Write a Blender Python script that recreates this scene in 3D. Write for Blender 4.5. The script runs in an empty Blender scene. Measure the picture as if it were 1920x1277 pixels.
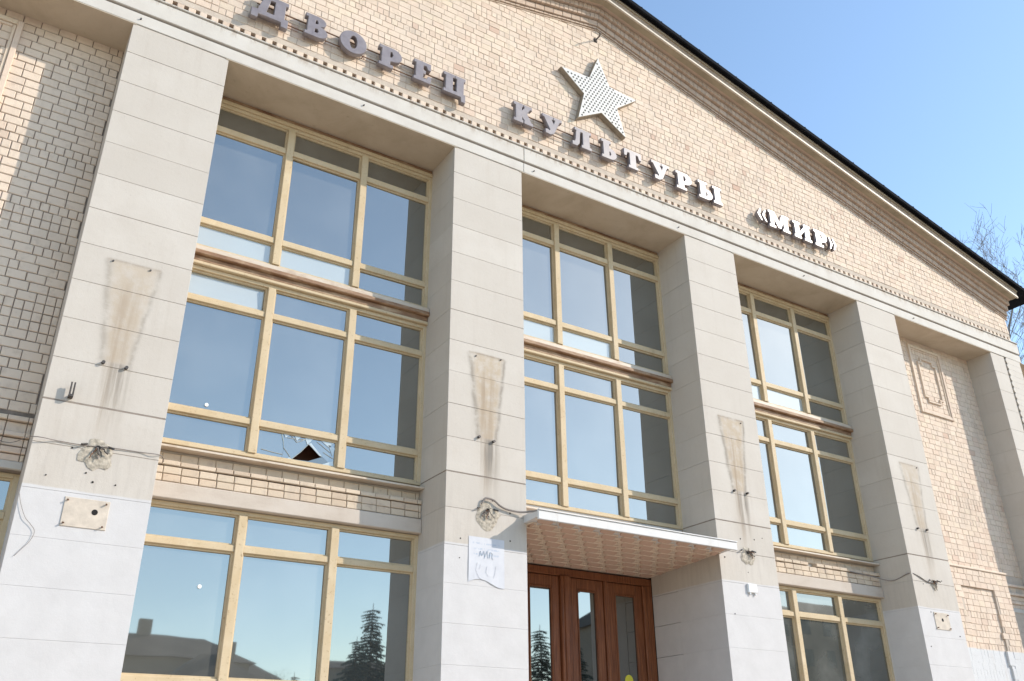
import bpy, bmesh, math, random
from mathutils import Vector, Matrix, noise as mnoise
random.seed(7)
R = math.radians
S = bpy.context.scene
COL = S.collection

# ------------------------------------------------------------------ camera
cam_d = bpy.data.cameras.new('camera')
cam = bpy.data.objects.new('camera', cam_d)
COL.objects.link(cam)
yaw, pitch, roll = 0.568871, 0.45458, -0.00788
cy, sy, cp, sp = math.cos(yaw), math.sin(yaw), math.cos(pitch), math.sin(pitch)
fw = Vector((sy * cp, cy * cp, sp)); rt = Vector((cy, -sy, 0)); up = rt.cross(fw)
c_, s_ = math.cos(roll), math.sin(roll)
rt, up = c_ * rt + s_ * up, -s_ * rt + c_ * up
cam.matrix_world = Matrix(((rt.x, up.x, -fw.x, -0.60666), (rt.y, up.y, -fw.y, -12.36205),
                           (rt.z, up.z, -fw.z, 1.6), (0, 0, 0, 1)))
cam_d.sensor_width = 36.0
cam_d.lens = 1664.08 / 1920 * 36.0
cam_d.clip_end = 3000
S.camera = cam

# ------------------------------------------------------------------ light
SUN = Vector((1.40, -1.0, 1.03)).normalized()
ELEV = math.asin(SUN.z)
AZ = math.atan2(SUN.x, SUN.y)
w = bpy.data.worlds.new('World'); S.world = w
w.use_nodes = True
wn = w.node_tree
bg = wn.nodes['Background']
sky = wn.nodes.new('ShaderNodeTexSky')
sky.sky_type = 'NISHITA'
sky.sun_disc = False
sky.sun_elevation = ELEV
sky.sun_rotation = AZ
sky.air_density = 1.0
sky.dust_density = 0.3
sky.ozone_density = 1.3
wb = wn.nodes.new('ShaderNodeMix'); wb.data_type = 'RGBA'; wb.blend_type = 'MULTIPLY'   # camera white balance of the clear sky
wb.inputs[0].default_value = 1.0; wb.inputs[7].default_value = (.99, 1.0, .955, 1)
wn.links.new(sky.outputs[0], wb.inputs[6]); wn.links.new(wb.outputs[2], bg.inputs['Color'])
bg.inputs['Strength'].default_value = 0.15
sd = bpy.data.lights.new('sun', 'SUN')
sd.energy = 2.15
sd.angle = R(0.5)
sd.color = (1.0, 0.91, 0.80)
so = bpy.data.objects.new('sun', sd)
so.rotation_euler = SUN.to_track_quat('Z', 'Y').to_euler()
so.location = SUN * 100
COL.objects.link(so)
S.view_settings.view_transform = 'Standard'
S.view_settings.look = 'None'
S.view_settings.gamma = 1.0
S.view_settings.use_curve_mapping = False
S.view_settings.exposure = 1.10
S.render.engine = 'CYCLES'
S.cycles.max_bounces = 8

# ------------------------------------------------------------------ material helpers
class Nt:
    def __init__(self, name):
        self.m = bpy.data.materials.new(name); self.m.use_nodes = True
        self.t = self.m.node_tree
        self.b = self.t.nodes['Principled BSDF']
        self.out = self.t.nodes['Material Output']
        self.pos = None
    def n(self, kind, **kw):
        x = self.t.nodes.new(kind)
        for k, v in kw.items(): setattr(x, k, v)
        return x
    def put(self, sock, v):
        if hasattr(v, 'links') or isinstance(v, bpy.types.NodeSocket): self.t.links.new(v, sock)
        else:
            if isinstance(v, tuple) and len(v) == 3 and sock.type == 'RGBA': v = v + (1,)
            sock.default_value = v
    def P(self):
        if not self.pos:
            g = self.n('ShaderNodeNewGeometry'); s = self.n('ShaderNodeSeparateXYZ')
            self.t.links.new(g.outputs['Position'], s.inputs[0])
            self.pos = (g, s.outputs[0], s.outputs[1], s.outputs[2])
        return self.pos
    def ma(self, op, a, b=0.0, c=0.0, clamp=False):
        x = self.n('ShaderNodeMath', operation=op, use_clamp=clamp)
        self.put(x.inputs[0], a); self.put(x.inputs[1], b); self.put(x.inputs[2], c)
        return x.outputs[0]
    def ss(self, v, a, b, lo=0.0, hi=1.0):
        x = self.n('ShaderNodeMapRange', interpolation_type='SMOOTHSTEP')
        for i, q in enumerate((v, a, b, lo, hi)): self.put(x.inputs[i], q)
        return x.outputs[0]
    def lin(self, v, a, b, lo=0.0, hi=1.0):
        x = self.n('ShaderNodeMapRange')
        for i, q in enumerate((v, a, b, lo, hi)): self.put(x.inputs[i], q)
        return x.outputs[0]
    def noise(self, scale, detail=4, rough=.55, sx=1, sy=1, sz=1, dist=0.0, obj=False):
        if obj:
            src = self.n('ShaderNodeTexCoord').outputs['Object']
        else: src = self.P()[0].outputs['Position']
        mp = self.n('ShaderNodeMapping'); mp.inputs['Scale'].default_value = (sx, sy, sz)
        self.t.links.new(src, mp.inputs[0])
        x = self.n('ShaderNodeTexNoise')
        x.inputs['Scale'].default_value = scale; x.inputs['Detail'].default_value = detail
        x.inputs['Roughness'].default_value = rough; x.inputs['Distortion'].default_value = dist
        self.t.links.new(mp.outputs[0], x.inputs['Vector'])
        return x.outputs['Fac']
    def mix(self, f, a, b, mode='MIX'):
        x = self.n('ShaderNodeMix', data_type='RGBA', blend_type=mode)
        self.put(x.inputs[0], f); self.put(x.inputs[6], a); self.put(x.inputs[7], b)
        return x.outputs[2]
    def ramp(self, f, stops):
        x = self.n('ShaderNodeValToRGB')
        e = x.color_ramp.elements
        while len(e) > 2: e.remove(e[-1])
        for i, (p, c) in enumerate(stops):
            q = e[i] if i < 2 else e.new(p)
            q.position = p; q.color = tuple(c) + (1,)
        self.put(x.inputs[0], f)
        return x.outputs[0]
    def island(self):
        return self.P()[0].outputs['Random Per Island']
    def bump(self, h, strength=.3, dist=.01):
        x = self.n('ShaderNodeBump'); x.inputs['Strength'].default_value = strength
        x.inputs['Distance'].default_value = dist
        self.put(x.inputs['Height'], h)
        self.t.links.new(x.outputs[0], self.b.inputs['Normal'])
    def set(self, color=None, rough=None, metal=None, spec=None, coat=None):
        if color is not None: self.put(self.b.inputs['Base Color'], color)
        if rough is not None: self.put(self.b.inputs['Roughness'], rough)
        if metal is not None: self.put(self.b.inputs['Metallic'], metal)
        if spec is not None: self.put(self.b.inputs['Specular IOR Level'], spec)
        if coat is not None: self.put(self.b.inputs['Coat Weight'], coat)
        return self.m

M = {}
def simple(name, col, rough=.6, metal=0.0, var=.12, scale=6, bump=0.0, spec=None, coat=None):
    k = Nt(name)
    f = k.noise(scale, 5)
    d = tuple(c * (1 - var) for c in col); l = tuple(min(1, c * (1 + var)) for c in col)
    c = k.ramp(f, [(.3, d), (.7, l)])
    if bump: k.bump(k.noise(scale * 6, 4), bump, .005)
    M[name] = k.set(c, rough, metal, spec, coat)
    return M[name]

# stone slabs of the pillars, with white paint below the paint line, ghosts of removed boards and drips
k = Nt('stone')
g, px, py, pz = k.P()
oi = k.n('ShaderNodeObjectInfo').outputs['Random']
f1 = k.noise(1.3, 6, .6); f2 = k.noise(14, 5, .6); f3 = k.noise(2.2, 5, .6, sx=5, sy=5, sz=.6)
base = k.ramp(f1, [(.25, (.485, .434, .375)), (.55, (.532, .484, .426)), (.8, (.565, .522, .466))])
base = k.mix(k.lin(oi, 0, 1, 0, .7), base, (.478, .43, .373))
base = k.mix(k.ss(k.noise(48, 3, .6), .66, .74, 0, .6), base, (.25, .21, .17))
base = k.mix(k.ss(f2, .55, .8, 0, .35), base, (.40, .345, .285))
base = k.mix(k.ma('MULTIPLY', k.ss(k.noise(5, 5, .65, sx=1, sy=1, sz=.09), .52, .75), .30), base, (.41, .355, .295))
lx = k.ma('SUBTRACT', px, k.ma('MULTIPLY', k.ma('FLOOR', k.ma('DIVIDE', k.ma('ADD', px, .3), 6.0)), 6.0))
nz = k.n('ShaderNodeSeparateXYZ'); k.t.links.new(g.outputs['Normal'], nz.inputs[0])
front = k.ma('LESS_THAN', nz.outputs[1], -.5)
t_ = k.lin(pz, 6.74, 8.32)
wob = k.ma('MULTIPLY', k.ma('SUBTRACT', k.noise(3.5, 4), .5), .09)
le = k.ma('ADD', k.ma('SUBTRACT', .60, k.ma('MULTIPLY', t_, .18)), wob)
re = k.ma('ADD', k.ma('ADD', .955, k.ma('MULTIPLY', t_, .18)), wob)
zin = k.ma('MULTIPLY', k.ss(pz, 6.70, 6.80), k.ss(pz, 8.29, 8.35, 1, 0))
ins = k.ma('MULTIPLY', k.ma('MULTIPLY', k.ss(lx, k.ma('SUBTRACT', le, .05), k.ma('ADD', le, .12)), k.ss(lx, k.ma('SUBTRACT', re, .10), k.ma('ADD', re, .03), 1, 0)), zin)
pil = k.ma('FLOOR', k.ma('DIVIDE', k.ma('ADD', px, .3), 6.0))
on = k.ma('MULTIPLY', front, k.ma('MULTIPLY', k.ma('GREATER_THAN', px, -1), k.ma('LESS_THAN', px, 23)))
def gauss(v, c, wd):
    d = k.ma('DIVIDE', k.ma('SUBTRACT', v, c), wd)
    return k.ma('POWER', 2.718, k.ma('MULTIPLY', k.ma('MULTIPLY', d, d), -1))
edge = k.ma('MULTIPLY', k.ma('MAXIMUM', gauss(lx, le, .05), gauss(lx, re, .035)), zin)
topb = k.ma('MULTIPLY', gauss(pz, k.ma('ADD', 8.33, k.ma('MULTIPLY', wob, .25)), .022), k.ma('MULTIPLY', k.ss(lx, .36, .42), k.ss(lx, 1.1, 1.18, 1, 0)))
streak = k.noise(9, 4, .6, sx=1, sy=1, sz=.05)
mid = k.ma('MULTIPLY', k.ma('MULTIPLY', k.ma('ADD', gauss(lx, .80, .16), k.ma('MULTIPLY', gauss(lx, .70, .05), .5)), k.ss(streak, .32, .62)), k.ma('MULTIPLY', k.ss(pz, 5.0, 6.6), k.ss(pz, 7.6, 8.3, 1, 0)))
drip = k.ma('MULTIPLY', k.ma('MULTIPLY', gauss(lx, k.ma('ADD', .84, k.ma('MULTIPLY', wob, .5)), .13), k.ss(streak, .38, .6)), k.ma('MULTIPLY', k.ss(pz, 5.7, 6.55), k.ss(pz, 6.72, 6.78, 1, 0)))
st_n = k.ss(k.noise(5, 5, .65), .25, .62)
sv = k.ma('ADD', .95, k.ma('MULTIPLY', k.ma('SINE', k.ma('SUBTRACT', k.ma('MULTIPLY', pil, 1.1), .2)), .45))
on = k.ma('MULTIPLY', on, sv)
c = k.mix(k.ma('MULTIPLY', k.ma('MULTIPLY', ins, on), k.ma('MULTIPLY', st_n, .75)), base, (.44, .355, .26))
c = k.mix(k.ma('MULTIPLY', k.ma('MULTIPLY', mid, on), .55), c, (.32, .24, .165))
c = k.mix(k.ma('MULTIPLY', k.ma('MULTIPLY', edge, on), k.ma('MULTIPLY', st_n, .62)), c, (.25, .215, .175))
c = k.mix(k.ma('MULTIPLY', k.ma('MULTIPLY', topb, on), k.ma('MULTIPLY', st_n, .75)), c, (.30, .24, .18))
c = k.mix(k.ma('MULTIPLY', k.ma('MULTIPLY', drip, on), .9), c, (.21, .185, .155))
# zone of grime above the paint
grime = k.ma('MULTIPLY', k.ma('MULTIPLY', k.ss(pz, 6.4, 5.2), k.ss(f3, .42, .7)), .35)
c = k.mix(grime, c, (.40, .355, .31))
pl_z = k.ma('ADD', 4.915, k.ma('MULTIPLY', k.ma('SUBTRACT', k.noise(1.7, 5, .6), .5), .07))
paint = k.ss(pz, k.ma('ADD', pl_z, .012), k.ma('SUBTRACT', pl_z, .012))
pc = k.ramp(k.noise(2.5, 6, .65), [(.3, (.525, .506, .495)), (.65, (.575, .556, .545))])
pc = k.mix(k.ss(f2, .6, .8, 0, .4), pc, (.52, .50, .475))
c = k.mix(paint, c, pc)
k.bump(k.ma('ADD', k.noise(60, 4, .7), k.ma('MULTIPLY', f2, 1.5)), .25, .006)
M['stone'] = k.set(c, .78)

# bricks: cream, pinkish, yellowish, each brick (island) its own tone
def brick_mat(name, stops, darkedge=.25, painted=None):
    k = Nt(name)
    g, px, py, pz = k.P()
    r = k.island()
    c = k.ramp(r, stops)
    f = k.noise(9, 6, .65); f2 = k.noise(55, 4, .7); f3 = k.noise(.9, 5, .6)
    c = k.mix(k.ss(f, .5, .78, 0, darkedge * 1.6), c, (.36, .27, .205))
    c = k.mix(k.ss(f3, .50, .72, 0, .30), c, (.41, .345, .28))
    c = k.mix(k.ss(f2, .55, .8, 0, .3), c, (.62, .545, .45))
    if painted:
        m = k.ma('MULTIPLY', k.ss(pz, painted + .03, painted - .02), k.ma('GREATER_THAN', px, 15))
        c = k.mix(m, c, (.58, .58, .58))
    c = k.mix(k.ma('MULTIPLY', k.ss(k.noise(3.2, 5, .65, sx=1, sy=1, sz=.16), .52, .72), .32), c, (.40, .32, .25))
    k.bump(k.ma('ADD', f2, k.ma('MULTIPLY', f, 1.2)), .5, .008)
    M[name] = k.set(c, .85)
BR = [(0, (.60, .465, .36)), (.2, (.68, .545, .425)), (.42, (.64, .52, .415)), (.6, (.705, .575, .455)), (.78, (.665, .52, .41)), (.92, (.685, .565, .43)), (.985, (.63, .48, .375)), (1, (.52, .35, .26))]
brick_mat('brick', BR, .25, 4.26)
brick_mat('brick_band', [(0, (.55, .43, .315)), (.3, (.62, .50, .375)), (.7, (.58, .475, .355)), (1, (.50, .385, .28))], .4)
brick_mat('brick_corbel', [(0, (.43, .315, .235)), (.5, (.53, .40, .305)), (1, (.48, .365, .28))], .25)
k = Nt('mortar'); k.bump(k.noise(40, 4), .5, .01)
M['mortar'] = k.set(k.ramp(k.noise(8, 5), [(.3, (.22, .18, .15)), (.7, (.30, .255, .215))]), .95)
k = Nt('mortar_dark'); M['mortar_dark'] = k.set(k.ramp(k.noise(8, 5), [(.3, (.15, .12, .098)), (.7, (.25, .205, .17))]), .95)
k = Nt('mortar_pale'); M['mortar_pale'] = k.set(k.ramp(k.noise(8, 5), [(.3, (.37, .33, .28)), (.7, (.45, .405, .35))]), .95)
k = Nt('mortar_light'); k.bump(k.noise(40, 4), .5, .01)
g, px, py, pz = k.P()
M['mortar_light'] = k.set(k.mix(k.ma('MULTIPLY', k.ss(pz, 4.29, 4.24), k.ma('GREATER_THAN', px, 15)), k.ramp(k.noise(8, 5), [(.3, (.46, .385, .315)), (.7, (.56, .475, .39))]), (.62, .62, .62)), .95)

# painted concrete of the entablature, weathered along its top edge
k = Nt('concrete')
g, px, py, pz = k.P()
c = k.ramp(k.noise(1.6, 6, .62), [(.28, (.50, .455, .40)), (.5, (.55, .51, .455)), (.75, (.59, .555, .505))])
sp_ = k.ma('MULTIPLY', k.ss(pz, 13.10, 13.36), k.ss(k.noise(7, 6, .75, sx=1, sy=1, sz=.3), .47, .62))
c = k.mix(k.ma('MULTIPLY', sp_, .75), c, (.30, .22, .155))
c = k.mix(k.ss(k.noise(22, 5, .7), .60, .78, 0, .5), c, (.46, .42, .36))
dr = k.ma('MULTIPLY', k.ss(k.noise(4, 4, .6, sx=1, sy=1, sz=.08), .58, .72), .3)
c = k.mix(dr, c, (.47, .42, .355))
k.bump(k.noise(50, 5, .7), .3, .006)
M['concrete'] = k.set(c, .8)
k = Nt('plaster')
c = k.ramp(k.noise(1.1, 6, .65, dist=.4), [(.25, (.40, .325, .235)), (.5, (.49, .41, .31)), (.75, (.55, .475, .375))])
c = k.mix(k.ss(k.noise(6, 6, .7), .58, .75, 0, .5), c, (.30, .25, .18))
k.bump(k.noise(30, 5), .3, .006)
M['plaster'] = k.set(c, .85)
# cream paint on the window bars with small chips and grime
k = Nt('cream_paint')
c = k.ramp(k.noise(3, 5, .6), [(.3, (.52, .405, .25)), (.7, (.58, .47, .315))])
c = k.mix(k.ss(k.noise(26, 5, .7), .57, .72, 0, .75), c, (.25, .155, .08))
c = k.mix(k.ss(k.noise(2.3, 5, .65, sx=1, sy=1, sz=.5), .55, .8, 0, .45), c, (.30, .215, .125))
c = k.mix(k.ss(k.noise(3.1, 4, .6, sx=1, sy=1, sz=.4), .6, .8, 0, .5), c, (.75, .66, .47))
k.bump(k.noise(35, 4), .2, .004)
M['cream_paint'] = k.set(c, .6, spec=.2)
k = Nt('rusty_ochre')
c = k.ramp(k.noise(5, 6, .7, sx=.5, sy=1, sz=2), [(.3, (.15, .075, .04)), (.5, (.27, .155, .085)), (.66, (.42, .30, .19)), (.8, (.52, .42, .30))])
k.bump(k.noise(30, 4), .4, .006)
M['rusty_ochre'] = k.set(c, .65)
k = Nt('sill_sheet')
c = k.ramp(k.noise(4, 6, .7, sx=.6), [(.3, (.42, .32, .23)), (.45, (.55, .455, .355)), (.75, (.61, .545, .46))])
M['sill_sheet'] = k.set(c, .55)

k = Nt('lintel_concrete')
c = k.ramp(k.noise(2.5, 6, .65, sx=.5), [(.25, (.43, .36, .295)), (.5, (.52, .45, .38)), (.75, (.56, .495, .43))])
k.bump(k.noise(40, 5), .3, .006)
M['lintel_concrete'] = k.set(c, .9, spec=.2)
# window glass: strong sky mirror over a dim, dusty interior
def glass_mat(name, body, refl, dust=.0, whiten=0.0):
    k = Nt(name)
    lw = k.n('ShaderNodeFresnel'); lw.inputs[0].default_value = 1.5
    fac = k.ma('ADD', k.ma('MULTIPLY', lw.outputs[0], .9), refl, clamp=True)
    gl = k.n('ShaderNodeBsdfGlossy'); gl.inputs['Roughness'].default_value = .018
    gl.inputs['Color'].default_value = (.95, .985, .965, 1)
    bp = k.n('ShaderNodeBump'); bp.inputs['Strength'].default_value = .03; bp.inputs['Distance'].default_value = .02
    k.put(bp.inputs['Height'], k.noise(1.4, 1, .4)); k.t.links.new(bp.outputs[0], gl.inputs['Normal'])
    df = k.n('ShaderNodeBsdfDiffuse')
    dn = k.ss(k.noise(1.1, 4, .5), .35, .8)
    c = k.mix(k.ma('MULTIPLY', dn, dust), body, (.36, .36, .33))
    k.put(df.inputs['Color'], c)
    mx = k.n('ShaderNodeMixShader')
    k.put(mx.inputs[0], fac); k.t.links.new(df.outputs[0], mx.inputs[1]); k.t.links.new(gl.outputs[0], mx.inputs[2])
    k.t.links.new(mx.outputs[0], k.out.inputs['Surface'])
    M[name] = k.m
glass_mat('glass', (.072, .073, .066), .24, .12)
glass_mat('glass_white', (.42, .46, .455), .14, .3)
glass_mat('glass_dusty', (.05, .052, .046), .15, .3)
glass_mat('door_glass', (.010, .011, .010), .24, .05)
k = Nt('varnished_wood')
wv = k.noise(5, 6, .65, sx=7, sy=7, sz=.35, dist=.6)
c = k.ramp(wv, [(.3, (.10, .031, .013)), (.52, (.185, .063, .025)), (.75, (.29, .115, .049))])
k.bump(wv, .12, .004)
M['varnished_wood'] = k.set(c, k.lin(k.noise(6, 5), .3, .7, .38, .6), spec=.3)
k = Nt('sign_enamel')
c = k.ramp(k.noise(6, 5), [(.3, (.165, .135, .14)), (.7, (.23, .20, .205))])
M['sign_enamel'] = k.set(c, k.lin(k.noise(9, 5), .3, .7, .36, .46), spec=.9)
simple('star_white', (.62, .605, .56), .36, .0, .08, 8, spec=.7)
simple('star_edge', (.30, .25, .19), .6, .2, .2, 10)
simple('socket_dark', (.06, .055, .05), .6)
simple('steel_dark', (.09, .08, .075), .6, .6, .3, 20)
simple('steel_rust', (.17, .085, .045), .8, .2, .4, 14)
simple('roof_sheet', (.014, .015, .018), .95, 0, .3, 3, spec=.05)
simple('fascia_board', (.36, .265, .19), .7, 0, .25, 3, .2)
simple('soffit_board', (.34, .285, .20), .8, 0, .2, 2, .2)
simple('trim_white', (.58, .51, .42), .55, 0, .1, 4)
simple('white_paint', (.62, .61, .60), .6, 0, .05, 4, .1)
simple('grey_plaster', (.56, .545, .53), .8, 0, .08, 2, .2)
simple('tile_ridge', (.66, .54, .43), .75, 0, .1, 4, .2)
k = Nt('fascia_white')
c = k.ramp(k.noise(4, 5), [(.3, (.60, .585, .565)), (.7, (.66, .65, .635))])
c = k.mix(k.ss(k.noise(7, 5, .7, sx=1, sy=1, sz=.12), .55, .75, 0, .5), c, (.42, .36, .30))
M['fascia_white'] = k.set(c, .6, spec=.25)
k = Nt('tile_red')
c = k.ramp(k.island(), [(0, (.47, .285, .215)), (.5, (.52, .35, .27)), (1, (.55, .41, .315))])
c = k.mix(k.ss(k.noise(7, 5), .4, .75, 0, .4), c, (.47, .37, .28))
k.bump(k.noise(30, 4), .3, .005)
M['tile_red'] = k.set(c, .75)
simple('cable_black', (.05, .045, .04), .6)
simple('cable_grey', (.22, .19, .17), .6)
simple('scar_plaster', (.41, .36, .29), .95, 0, .4, 22, .8)
simple('bare_plate', (.56, .485, .40), .85, 0, .14, 7, .3)
simple('hole_black', (.012, .010, .009), .9)
simple('plastic_white', (.78, .78, .77), .4, 0, .03)
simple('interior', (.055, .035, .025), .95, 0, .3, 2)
simple('interior_board', (.19, .075, .04), .8, 0, .4, 5)
simple('curtain', (.40, .36, .14), .9, 0, .2, 3)
simple('yellow', (.62, .56, .05), .5)
simple('asphalt', (.36, .295, .235), .95, 0, .25, 1.5, .4)
simple('paving', (.50, .405, .31), .9, 0, .15, 1.5, .3)
simple('bark', (.20, .185, .17), .9, 0, .25, 3)
simple('fir_needles', (.030, .050, .034), .8, 0, .4, 2)
simple('fir_bark', (.07, .05, .035), .9)
simple('far_wall', (.33, .27, .215), .9, 0, .1, .6)
simple('far_roof', (.13, .105, .085), .8, 0, .2, .6)
simple('far_glass', (.05, .06, .07), .15)
k = Nt('notice_paper')
g, px, py, pz = k.P()
row = k.ma('FRACT', k.ma('MULTIPLY', k.ma('SUBTRACT', pz, 4.3), 11.5))
rowm = k.ma('MULTIPLY', k.ss(row, .30, .42), k.ss(row, .62, .74, 1, 0))
txt = k.ma('MULTIPLY', k.ma('MULTIPLY', rowm, k.ss(k.noise(30, 3, .6, sx=1, sy=1, sz=.6), .44, .56)), k.ma('MULTIPLY', k.ss(pz, 4.74, 4.76), k.ss(pz, 4.99, 5.0, 1, 0)))
marg = k.ma('MULTIPLY', k.ss(px, 6.50, 6.53), k.ss(px, 7.00, 7.03, 1, 0))
txt = k.ma('MULTIPLY', txt, marg)
c = k.ramp(k.noise(6, 5), [(.3, (.50, .505, .54)), (.7, (.56, .565, .59))])
c = k.mix(k.ma('MULTIPLY', txt, .45), c, (.25, .34, .46))
M['notice_paper'] = k.set(c, .6)
simple('ink_blue', (.42, .50, .58), .6)
simple('ink_grey', (.45, .46, .50), .7)

# ------------------------------------------------------------------ mesh helpers
class MB:
    def __init__(self): self.v = []; self.f = []
    def add(self, vs, fs):
        o = len(self.v); self.v += [tuple(a) for a in vs]; self.f += [tuple(i + o for i in q) for q in fs]
        return self
    def box(self, x0, x1, y0, y1, z0, z1):
        return self.add([(x0, y0, z0), (x1, y0, z0), (x1, y1, z0), (x0, y1, z0), (x0, y0, z1), (x1, y0, z1), (x1, y1, z1), (x0, y1, z1)],
                        [(0, 3, 2, 1), (4, 5, 6, 7), (0, 1, 5, 4), (1, 2, 6, 5), (2, 3, 7, 6), (3, 0, 4, 7)])
    def cbox(self, x0, x1, y0, y1, z0, z1, c=.006, fn=None, jit=0.0):
        """box whose front (towards -y) has chamfered edges"""
        j = lambda: random.uniform(-jit, jit)
        v = [(x0 + c, y0 + j(), z0 + c), (x1 - c, y0 + j(), z0 + c), (x1 - c, y0 + j(), z1 - c), (x0 + c, y0 + j(), z1 - c),
             (x0, y0 + c, z0), (x1, y0 + c, z0), (x1, y0 + c, z1), (x0, y0 + c, z1),
             (x0, y1, z0), (x1, y1, z0), (x1, y1, z1), (x0, y1, z1)]
        if fn: v = [fn(*a) for a in v]
        fs = [(0, 1, 2, 3)]
        for a in range(4):
            b = (a + 1) % 4
            fs += [(a, a + 4, b + 4, b), (a + 4, a + 8, b + 8, b + 4)]
        fs.append((11, 10, 9, 8))
        return self.add(v, fs)
    def prism(self, pts, y0, y1):
        """polygon in xz extruded along y"""
        n = len(pts)
        v = [(x, y0, z) for x, z in pts] + [(x, y1, z) for x, z in pts]
        fs = [tuple(range(n)), tuple(range(2 * n - 1, n - 1, -1))]
        for i in range(n):
            j = (i + 1) % n
            fs.append((i, i + n, j + n, j))
        return self.add(v, fs)
    def tube(self, pts, r, n=6, r2=None):
        pts = [Vector(p) for p in pts]; rings = []
        m = len(pts)
        for i, p in enumerate(pts):
            d = (pts[min(i + 1, m - 1)] - pts[max(i - 1, 0)])
            if d.length < 1e-9: d = Vector((0, 0, 1))
            d.normalize()
            a = d.cross(Vector((.31, .17, .93)))
            if a.length < 1e-4: a = d.cross(Vector((1, 0, 0)))
            a.normalize(); b = d.cross(a)
            rr = r if r2 is None else r + (r2 - r) * i / (m - 1)
            rings.append([p + rr * (math.cos(2 * math.pi * q / n) * a + math.sin(2 * math.pi * q / n) * b) for q in range(n)])
        vs = [x for g in rings for x in g]; fs = []
        for i in range(m - 1):
            for q in range(n):
                u = (q + 1) % n
                fs.append((i * n + q, i * n + u, (i + 1) * n + u, (i + 1) * n + q))
        fs.append(tuple(range(n - 1, -1, -1))); fs.append(tuple(range((m - 1) * n, m * n)))
        return self.add(vs, fs)
    def disc(self, x, z, r, y0, y1, n=12):
        return self.prism([(x + r * math.cos(2 * math.pi * i / n), z + r * math.sin(2 * math.pi * i / n)) for i in range(n)], y0, y1)
    def mesh(self, name, mat):
        me = bpy.data.meshes.new(name)
        me.from_pydata(self.v, [], self.f)
        me.validate(); me.update()
        bm = bmesh.new(); bm.from_mesh(me)
        bmesh.ops.recalc_face_normals(bm, faces=bm.faces); bm.to_mesh(me); bm.free()
        me.materials.append(M[mat])
        return me
    def build(self, name, mat, parent=None, stuff=False):
        return link(name, self.mesh(name, mat), parent, stuff)
def link(name, me, parent=None, stuff=False, loc=None):
    o = bpy.data.objects.new(name, me)
    COL.objects.link(o)
    if parent: o.parent = parent
    if stuff: o['kind'] = 'stuff'
    if loc: o.location = loc
    return o
def thing(name, label, cat, loc=(0, 0, 0), group=None):
    o = bpy.data.objects.new(name, None); COL.objects.link(o)
    o.empty_display_size = .2
    o.location = loc
    return tag(o, label, cat, group)
def tag(o, label, cat, group=None):
    o['label'] = label; o['category'] = cat
    if group: o['group'] = group
    return o
def rebase(root):
    """children were built in world space: keep them there under a root that stands at its base"""
    bpy.context.view_layer.update()
    inv = Matrix.Translation(root.location).inverted()
    for ch in root.children: ch.matrix_parent_inverse = inv

# ------------------------------------------------------------------ setting
def sheet(name, x0, x1, y0, y1, z, mat):
    o = MB().add([(x0, y0, z), (x1, y0, z), (x1, y1, z), (x0, y1, z)], [(0, 1, 2, 3)]).build(name, mat)
    o['kind'] = 'structure'
    return o
sheet('ground', -900, 900, -900, 900, 0, 'asphalt')
sheet('pavement', -40, 60, -22, 1.2, .004, 'paving')

# ------------------------------------------------------------------ the palace
CX, SLOPE, Z0 = 9.78, .2309, 18.33          # ridge line, rake slope, fascia underside at the ridge
XL, XR = CX - 15.62, CX + 15.62             # ends of the gable wall
def rake(x): return Z0 - SLOPE * abs(x - CX)
HT = 12.68                                   # underside of the entablature
WB = .75                                     # brick walls of the end bays
bld = thing('public_building', 'cream brick palace with tall stone pillars, glazed bays and a broad gable', 'building', (CX, 0, 0))

# pillars of stone courses
CH = .6
for kx in range(-1, 6):
    x0 = kx * 6.0; x1 = x0 + 1.56
    if kx == 5: continue
    xe = x1 if kx != 4 else x0 + .69
    core = MB().box(x0 + .012, xe - .012, .013, 1.25, 0, HT).build('pillar', 'mortar_pale', bld)
    MB().box(x0 + .006, xe - .006, .007, 1.249, HT - CH * 11 - .012, HT - CH * 11 + .011).build('open_joint', 'mortar', core)
    tops = [HT - CH * i for i in range(22)]
    for i in range(21):
        zt = tops[i]; zb = max(tops[i + 1], .02)
        gt = (.0022 if i < 13 else .0008) if i != 11 else .013
        dz = random.uniform(-.0015, .0015)
        dy = random.uniform(-.002, .003) * (1 if i < 13 else .3)
        b = MB().cbox(x0, xe, 0 + dy, 1.24, zb + (.0022 if i < 13 else .0008) + (.008 if i == 10 else 0), zt - gt + (dz if i < 13 else 0), .003 if i < 13 else .0012)
        b.build('stone_slab', 'stone', core)
    if kx in (1, 2):
        sx0, sx1 = (x1 - .7, x1) if kx == 1 else (x0, x0 + .7)
        for i in range(12, 21):
            zt = tops[i]; zb = max(tops[i + 1], .02)
            b = MB().cbox(sx0 + (.003 if kx == 2 else 0), sx1 - (.003 if kx == 1 else 0), 1.246, 2.02, zb + .004, zt - .004, .003)
            b.build('stone_slab', 'stone', core)
    # anchor bolts left where boards were taken down, and drill holes
    if 0 <= kx <= 3:
        for bx, bz in ((.62, 6.74), (.93, 6.72), (.52, 8.29), (1.02, 8.30)):
            if kx in (2, 3) and bz > 7 and bx < .6: continue
            bx += random.uniform(-.05, .05); bz += random.uniform(-.02, .02)
            MB().disc(x0 + bx, bz, .024 if bz < 7 else .014, -.05 if bz < 7 else -.02, .05, 8).build('anchor_bolt', 'steel_dark', core)
        for q in range(7):
            hx, hz = x0 + random.uniform(.1, 1.45), random.uniform(4.0, 5.9)
            MB().disc(hx, hz, random.uniform(.008, .016), -.006, .03, 7).build('drill_hole', 'hole_black', core)
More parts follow.
